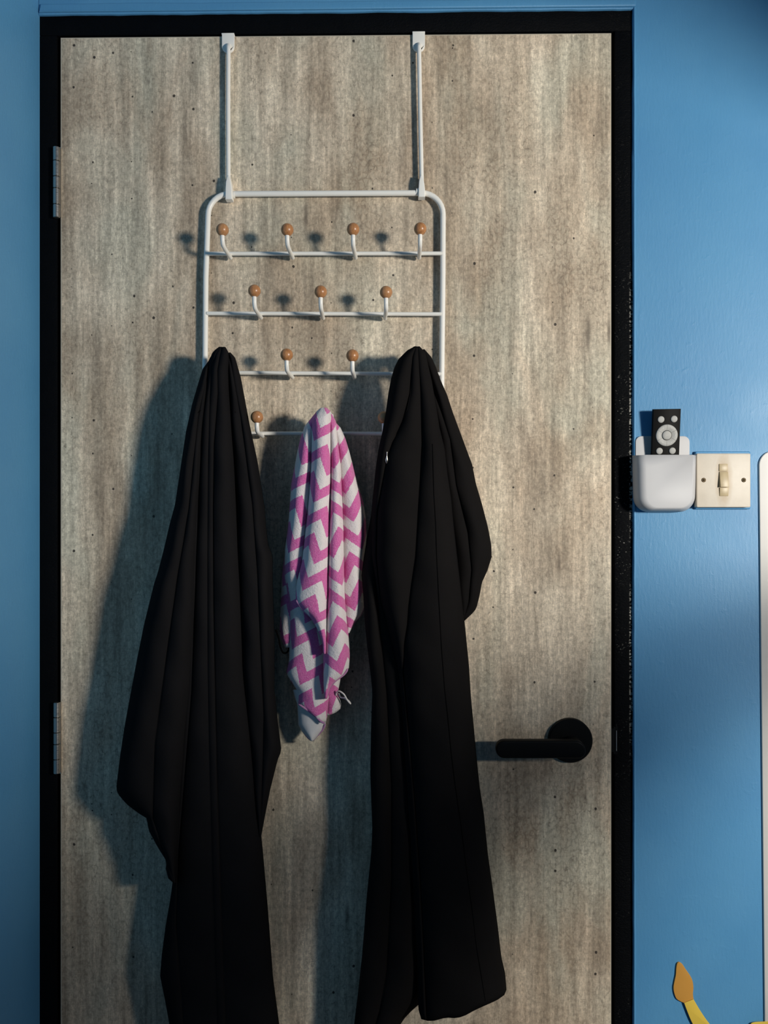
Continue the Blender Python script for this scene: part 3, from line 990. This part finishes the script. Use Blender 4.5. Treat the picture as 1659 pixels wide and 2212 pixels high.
hemline([(640, 1296), (645, 1304), (655, 1318), (671, 1332), (684, 1352), (693, 1371), (699, 1389), (700.5, 1410)], 0.0755, 0.0735)
hemline([(752, 1444), (743, 1457), (724, 1471), (711, 1487), (705, 1508)], 0.068, 0.072)
hemline([(786, 1309), (778, 1329), (766, 1343), (753, 1366)], 0.034, 0.050)
hemline([(645, 1521), (660, 1531), (680, 1546), (694, 1559), (702, 1562)], 0.054, 0.058)
hemline([(655, 1582), (673, 1599), (684, 1590), (697, 1576), (703, 1563)], 0.034, 0.044)
loop = smooth_path([P(726, 1502, 0.042), P(727, 1496, 0.046), P(733, 1493, 0.050), P(743, 1500, 0.052), P(750, 1512, 0.050), P(757, 1520, 0.049), P(753, 1514, 0.047), P(744, 1508, 0.046), P(736, 1506, 0.044), P(731, 1498, 0.042)], 5)
tube('hanging_loop', loop, 0.0012, M_TAG, tw, n=8, label='thin white ribbon loop')

# ------------------------------------------------------------------ remote holder on the wall
WD = -Y_WALL
holder = thing('remote_holder', 'white plastic pocket fixed to the blue wall, holding a small remote', 'holder', P(1432, 1106, WD))
prism('back_plate', pxz(rounded(1373, 942, 1490, 1100, (13, 13, 26, 26), 6), WD + 0.003), -(WD + 0.003), -(WD + 0.0002), M_PLASTIC, holder, bevel=0.0008)


def bag(x0, x1, ytop, ybot, rl, rr_, n=14):
    pts = [(x0, ytop), (x0 + 0.5, ytop + (ybot - ytop) * 0.25), (x0 + 1, ytop + (ybot - ytop) * 0.5)]
    for k in range(n + 1):
        a = math.pi + (math.pi / 2) * -k / n
        pts.append((x0 + 2 + rl + rl * math.cos(a), ybot - rl + rl * math.sin(a)))
    for k in range(n + 1):
        a = math.pi / 2 - math.pi / 2 * k / n
        pts.append((x1 - 2 - rr_ + rr_ * math.cos(a), ybot - rr_ + rr_ * math.sin(a)))
    pts += [(x1 - 1, ytop + (ybot - ytop) * 0.5), (x1 - 0.5, ytop + (ybot - ytop) * 0.25), (x1, ytop)]
    return pts


do, di = WD + 0.001, WD + 0.034
outer = bag(1365.5, 1504, 984, 1106, 33, 36)
inner = bag(1396, 1497, 984, 1096, 26, 26)
N = len(outer)
verts, faces = [], []
STEP = 10
for k in range(STEP + 1):
    a = math.pi / 2 * k / STEP
    for (ox, oy), (ix, iy) in zip(outer, inner):
        m = 1 - math.cos(a)
        verts.append(P(ox + (ix - ox) * m, oy + (iy - oy) * m - (1.5 * m if oy < 990 else 0), do + (di - do) * math.sin(a)))
for k in range(STEP):
    for i in range(N - 1):
        faces.append((k * N + i, k * N + i + 1, (k + 1) * N + i + 1, (k + 1) * N + i))
faces.append(tuple(STEP * N + i for i in range(N)))
pk = mesh_obj('pocket', verts, faces, M_PLASTIC, holder, sharp=50)
md = pk.modifiers.new('wall', 'SOLIDIFY')
md.thickness = 0.0022
md.offset = -1

# remote control
rem = thing('remote_control', 'small black remote with grey round buttons standing in the white wall pocket', 'remote', P(1436, 1040, 0.016))
tl, tr = P(1412, 884, 0.026), P(1471, 883, 0.026)
bl_, br_ = P(1408.6, 984, 0.0175), P(1467, 983, 0.0175)
ax = ((tr - tl) + (br_ - bl_)).normalized()
org = (bl_ + br_) / 2
az = ((tl + tr) / 2 - org)
hgt = az.length
az.normalize()
ay = ax.cross(az)          # towards the room
wid = ((tr - tl).length + (br_ - bl_).length) / 2


def RL(u, v, w=0.0):
    """local coordinates on the remote's face: u across, v up from the pocket rim, w out towards the room"""
    return org + ax * u + az * v + ay * w


def rem_prism(name, outline, w0, w1, mat, bevel, parent):
    n = len(outline)
    cu = sum(p[0] for p in outline) / n
    cv = sum(p[1] for p in outline) / n
    rings = [(w0, 0)]
    for k in range(4):
        a = math.pi / 2 * k / 3
        rings.append((w1 - bevel * (1 - math.sin(a)), bevel * (1 - math.cos(a))))
    rad = max(math.hypot(p[0] - cu, p[1] - cv) for p in outline)
    vs_, fs_ = [], []
    for w, ins in rings:
        for (u, v) in outline:
            k = 1 - ins / rad
            vs_.append(RL(cu + (u - cu) * k, cv + (v - cv) * k, w))
    for r in range(len(rings) - 1):
        for i in range(n):
            j = (i + 1) % n
            fs_.append((r * n + i, r * n + j, (r + 1) * n + j, (r + 1) * n + i))
    fs_ += [tuple(range(n)), tuple((len(rings) - 1) * n + i for i in range(n))]
    return mesh_obj(name, vs_, fs_, mat, parent, sharp=40)


hw = wid / 2
rem_prism('case', [(-hw, -0.048), (hw, -0.048), (hw, hgt), (-hw, hgt)], -0.0065, 0.0, M_REMOTE, 0.0006, rem)
u1 = wid / 59.0             # one photograph pixel on the remote's face


def disc(u, v, r, n=20):
    return [(u + r * math.cos(2 * math.pi * k / n), v + r * math.sin(2 * math.pi * k / n)) for k in range(n)]


def rdisc(name, u, v, r, h):
    vs_, fs_ = [], []
    n = 20
    for (w, k) in ((0, 1), (h * 0.55, 1), (h * 0.85, 0.85), (h, 0.5)):
        for q in range(n):
            a = 2 * math.pi * q / n
            vs_.append(RL(u + r * k * math.cos(a), v + r * k * math.sin(a), w))
    for j in range(3):
        for q in range(n):
            fs_.append((j * n + q, j * n + (q + 1) % n, (j + 1) * n + (q + 1) % n, (j + 1) * n + q))
    fs_ += [tuple(range(n)), tuple(3 * n + q for q in range(n))]
    return mesh_obj(name, vs_, fs_, M_BUTTON, rem, sharp=60)


cv_ = 43.5 * u1
for (u, v) in ((-13.2, 78.0), (15.2, 78.6), (-14.2, 9.6), (14.0, 9.6)):
    rdisc('button', u * u1, v * u1, 7.3 * u1, 0.0018)
cb = rdisc('centre_button', 0.6 * u1, cv_, 10.0 * u1, 0.0022)
for k in (-1.6, 0.0, 1.6):
    rem_prism('symbol', [((0.6 + k - .5) * u1, cv_ - .6 * u1), ((0.6 + k + .5) * u1, cv_ - .6 * u1), ((0.6 + k + .5) * u1, cv_ + .8 * u1), ((0.6 + k - .5) * u1, cv_ + .8 * u1)], 0.0018, 0.0024, M_MARK, 0.0001, cb)
for s_ in range(6):
    a0 = math.radians(90 + 60 * s_ + 0.6)
    a1 = math.radians(90 + 60 * (s_ + 1) - 0.6)
    vs_, fs_ = [], []
    NA = 12
    prf = [(11.0, 0.0), (11.0, 0.0006), (13.5, 0.0012), (18, 0.0019), (22.3, 0.0017), (23.5, 0.0011), (23.7, 0.0)]
    for i in range(NA + 1):
        a = a0 + (a1 - a0) * i / NA
        for (r_, w) in prf:
            vs_.append(RL(0.6 * u1 + r_ * u1 * math.cos(a), cv_ + r_ * u1 * math.sin(a), w))
    m = len(prf)
    for i in range(NA):
        for j in range(m - 1):
            fs_.append((i * m + j, i * m + j + 1, (i + 1) * m + j + 1, (i + 1) * m + j))
    fs_ += [tuple(range(m)), tuple(NA * m + j for j in range(m))]
    sg = mesh_obj('ring_button', vs_, fs_, M_BUTTON, rem, sharp=60)
    am = (a0 + a1) / 2
    cu_, cw_ = 0.6 * u1 + 18 * u1 * math.cos(am), cv_ + 18 * u1 * math.sin(am)
    rem_prism('symbol', [(cu_ - .6 * u1, cw_ - 1.2 * u1), (cu_ + .6 * u1, cw_ - 1.2 * u1), (cu_ + .6 * u1, cw_ + 1.2 * u1), (cu_ - .6 * u1, cw_ + 1.2 * u1)], 0.0016, 0.00205, M_MARK, 0.0001, sg)

# ------------------------------------------------------------------ light switch
SWD = WD + 0.016
sc_ = P(1563.5, 1037.5, SWD)
sw = thing('light_switch', 'square cream light switch with grimy yellowed rocker right of the white remote pocket', 'switch', sc_)
prism('mounting_box', pxz(rounded(1502, 975, 1622, 1100, 3, 3), WD + 0.006), -(WD + 0.006), -(WD + 0.0002), M_WALL, sw, bevel=0.002, label='mounting box painted blue like the wall')
o = prism('switch_plate', pxz(rounded(1505, 979.5, 1621.5, 1096, 2.5, 3), SWD), -SWD, -(WD + 0.0058), M_PLATE, sw, bevel=0.0012)
a, b = P(1553, 1003, SWD), P(1573, 1072, SWD)
# rocker with three stepped faces in a surround
x0, x1 = a.x, b.x
zz = [P(0, y, SWD).z for y in (1003.5, 1019, 1020, 1053, 1054, 1072)]
y0 = -SWD


def wedge(name, xa, xb, z1, z0, ytop, ybot, mat):
    v = [(xa, y0 + 0.002, z1), (xb, y0 + 0.002, z1), (xb, y0 + 0.002, z0), (xa, y0 + 0.002, z0), (xa, ytop, z1), (xb, ytop, z1), (xb, ybot, z0), (xa, ybot, z0)]
    f = [(0, 1, 2, 3), (4, 5, 6, 7), (0, 1, 5, 4), (1, 2, 6, 5), (2, 3, 7, 6), (3, 0, 4, 7)]
    v, f = bevelled(v, f, 0.0005, 2)
    return mesh_obj(name, v, f, mat, sw)


wedge('rocker_surround', x0, x1 - S(1.5), zz[0], zz[1], y0 - 0.0012, y0 - 0.0016, M_ROCKER)
wedge('rocker_surround', x0 + S(1), x1, zz[4], zz[5], y0 - 0.0022, y0 - 0.0010, M_ROCKER)
wedge('rocker', x0 + S(0.5), x1 - S(1), zz[2], zz[3], y0 - 0.0016, y0 - 0.0055, M_ROCKER)
for (sx, sy) in ((1520, 1037), (1606.5, 1037)):
    c = P(sx, sy, SWD)
    vs_, fs_ = [], []
    n = 16
    for (w, r_) in ((-0.001, S(5)), (0.0004, S(4.8)), (0.0011, S(3.4))):
        for q in range(n):
            an = 2 * math.pi * q / n
            vs_.append((c.x + r_ * math.cos(an), y0 - w, c.z + r_ * math.sin(an)))
    for j in range(2):
        for q in range(n):
            fs_.append((j * n + q, j * n + (q + 1) % n, (j + 1) * n + (q + 1) % n, (j + 1) * n + q))
    fs_ += [tuple(range(n)), tuple(2 * n + q for q in range(n))]
    scw = mesh_obj('screw', vs_, fs_, M_RUST, sw)
    for (dx, dz) in ((S(2.6), S(0.7)), (S(0.7), S(2.6))):
        v, f = box_vf(c.x - dx, c.x + dx, y0 - 0.00125, y0 - 0.0005, c.z - dz, c.z + dz)
        v = [(c.x + (p[0] - c.x) * 0.8 - (p[2] - c.z) * 0.6, p[1], c.z + (p[0] - c.x) * 0.6 + (p[2] - c.z) * 0.8) for p in v]
        mesh_obj('slot', v, f, M_SEAM, scw, smooth=False)

# ------------------------------------------------------------------ white board at the right edge
bd = WD + 0.0032
bx0t, bx0b = P(1640, 1000, bd), P(1652, 2200, bd)
zt, zb = P(1659, 974, bd).z, 0.30
lean = (bx0b.x - bx0t.x) / (bx0t.z - bx0b.z)
rr_ = S(30)
ol = []
for k in range(9):
    a = math.radians(180 - 90 * k / 8)
    ol.append((bx0t.x + rr_ + rr_ * math.cos(a), zt - rr_ + rr_ * math.sin(a)))
ol += [(bx0t.x + 0.34, zt + 0.006)]
ol += [(bx0t.x + 0.34, zb), (bx0t.x + lean * (zt - zb), zb)]
o = prism('white_board', ol, -bd, -(WD + 0.0003), M_BOARD, None, bevel=0.0012)
o['label'] = 'tall white board with rounded corner on blue wall right of the light switch'
o['category'] = 'board'

# ------------------------------------------------------------------ wall sticker
stk = thing('wall_sticker', 'yellow curved cut-out with a leaf-shaped orange tip stuck low on the blue wall', 'sticker', P(1530, 2300, WD))
sd = WD + 0.0022


def spl(pts, n=5):
    return [(p.x, p.y) for p in smooth_path([Vector((x, y, 0)) for x, y in pts], n)]


tip = spl([(1478.5, 2167), (1463, 2159), (1457, 2147), (1455, 2133), (1457.5, 2118), (1460, 2106), (1461, 2092), (1463, 2081.5), (1467, 2079)], 4)[:-1] + \
    spl([(1467, 2079), (1474, 2083), (1482, 2095), (1490.5, 2107), (1496, 2119), (1498, 2134), (1497, 2147), (1498.5, 2159)], 4)
prism('orange_tip', pxz(tip, sd + 0.0006), -(sd + 0.0006), -(WD + 0.0003), M_ORANGE, stk, bevel=0.0003, label='leaf-shaped orange tip')
tail = spl([(1478, 2167), (1484, 2183), (1494, 2207), (1508, 2232), (1530, 2258), (1560, 2285), (1600, 2310)], 5) + \
    spl([(1640, 2340), (1700, 2340), (1760, 2300), (1740, 2222), (1690, 2206), (1659, 2207), (1628, 2209), (1622, 2216), (1630, 2235), (1610, 2262), (1575, 2248), (1548, 2228), (1529, 2207), (1512, 2182), (1498.5, 2159)], 5)
yb_ = bd + 0.0012
prism('yellow_strip', pxz(tail, yb_), -yb_, -(yb_ - 0.0009), M_YELLOW, stk, bevel=0.0003)

bpy.context.view_layer.update()
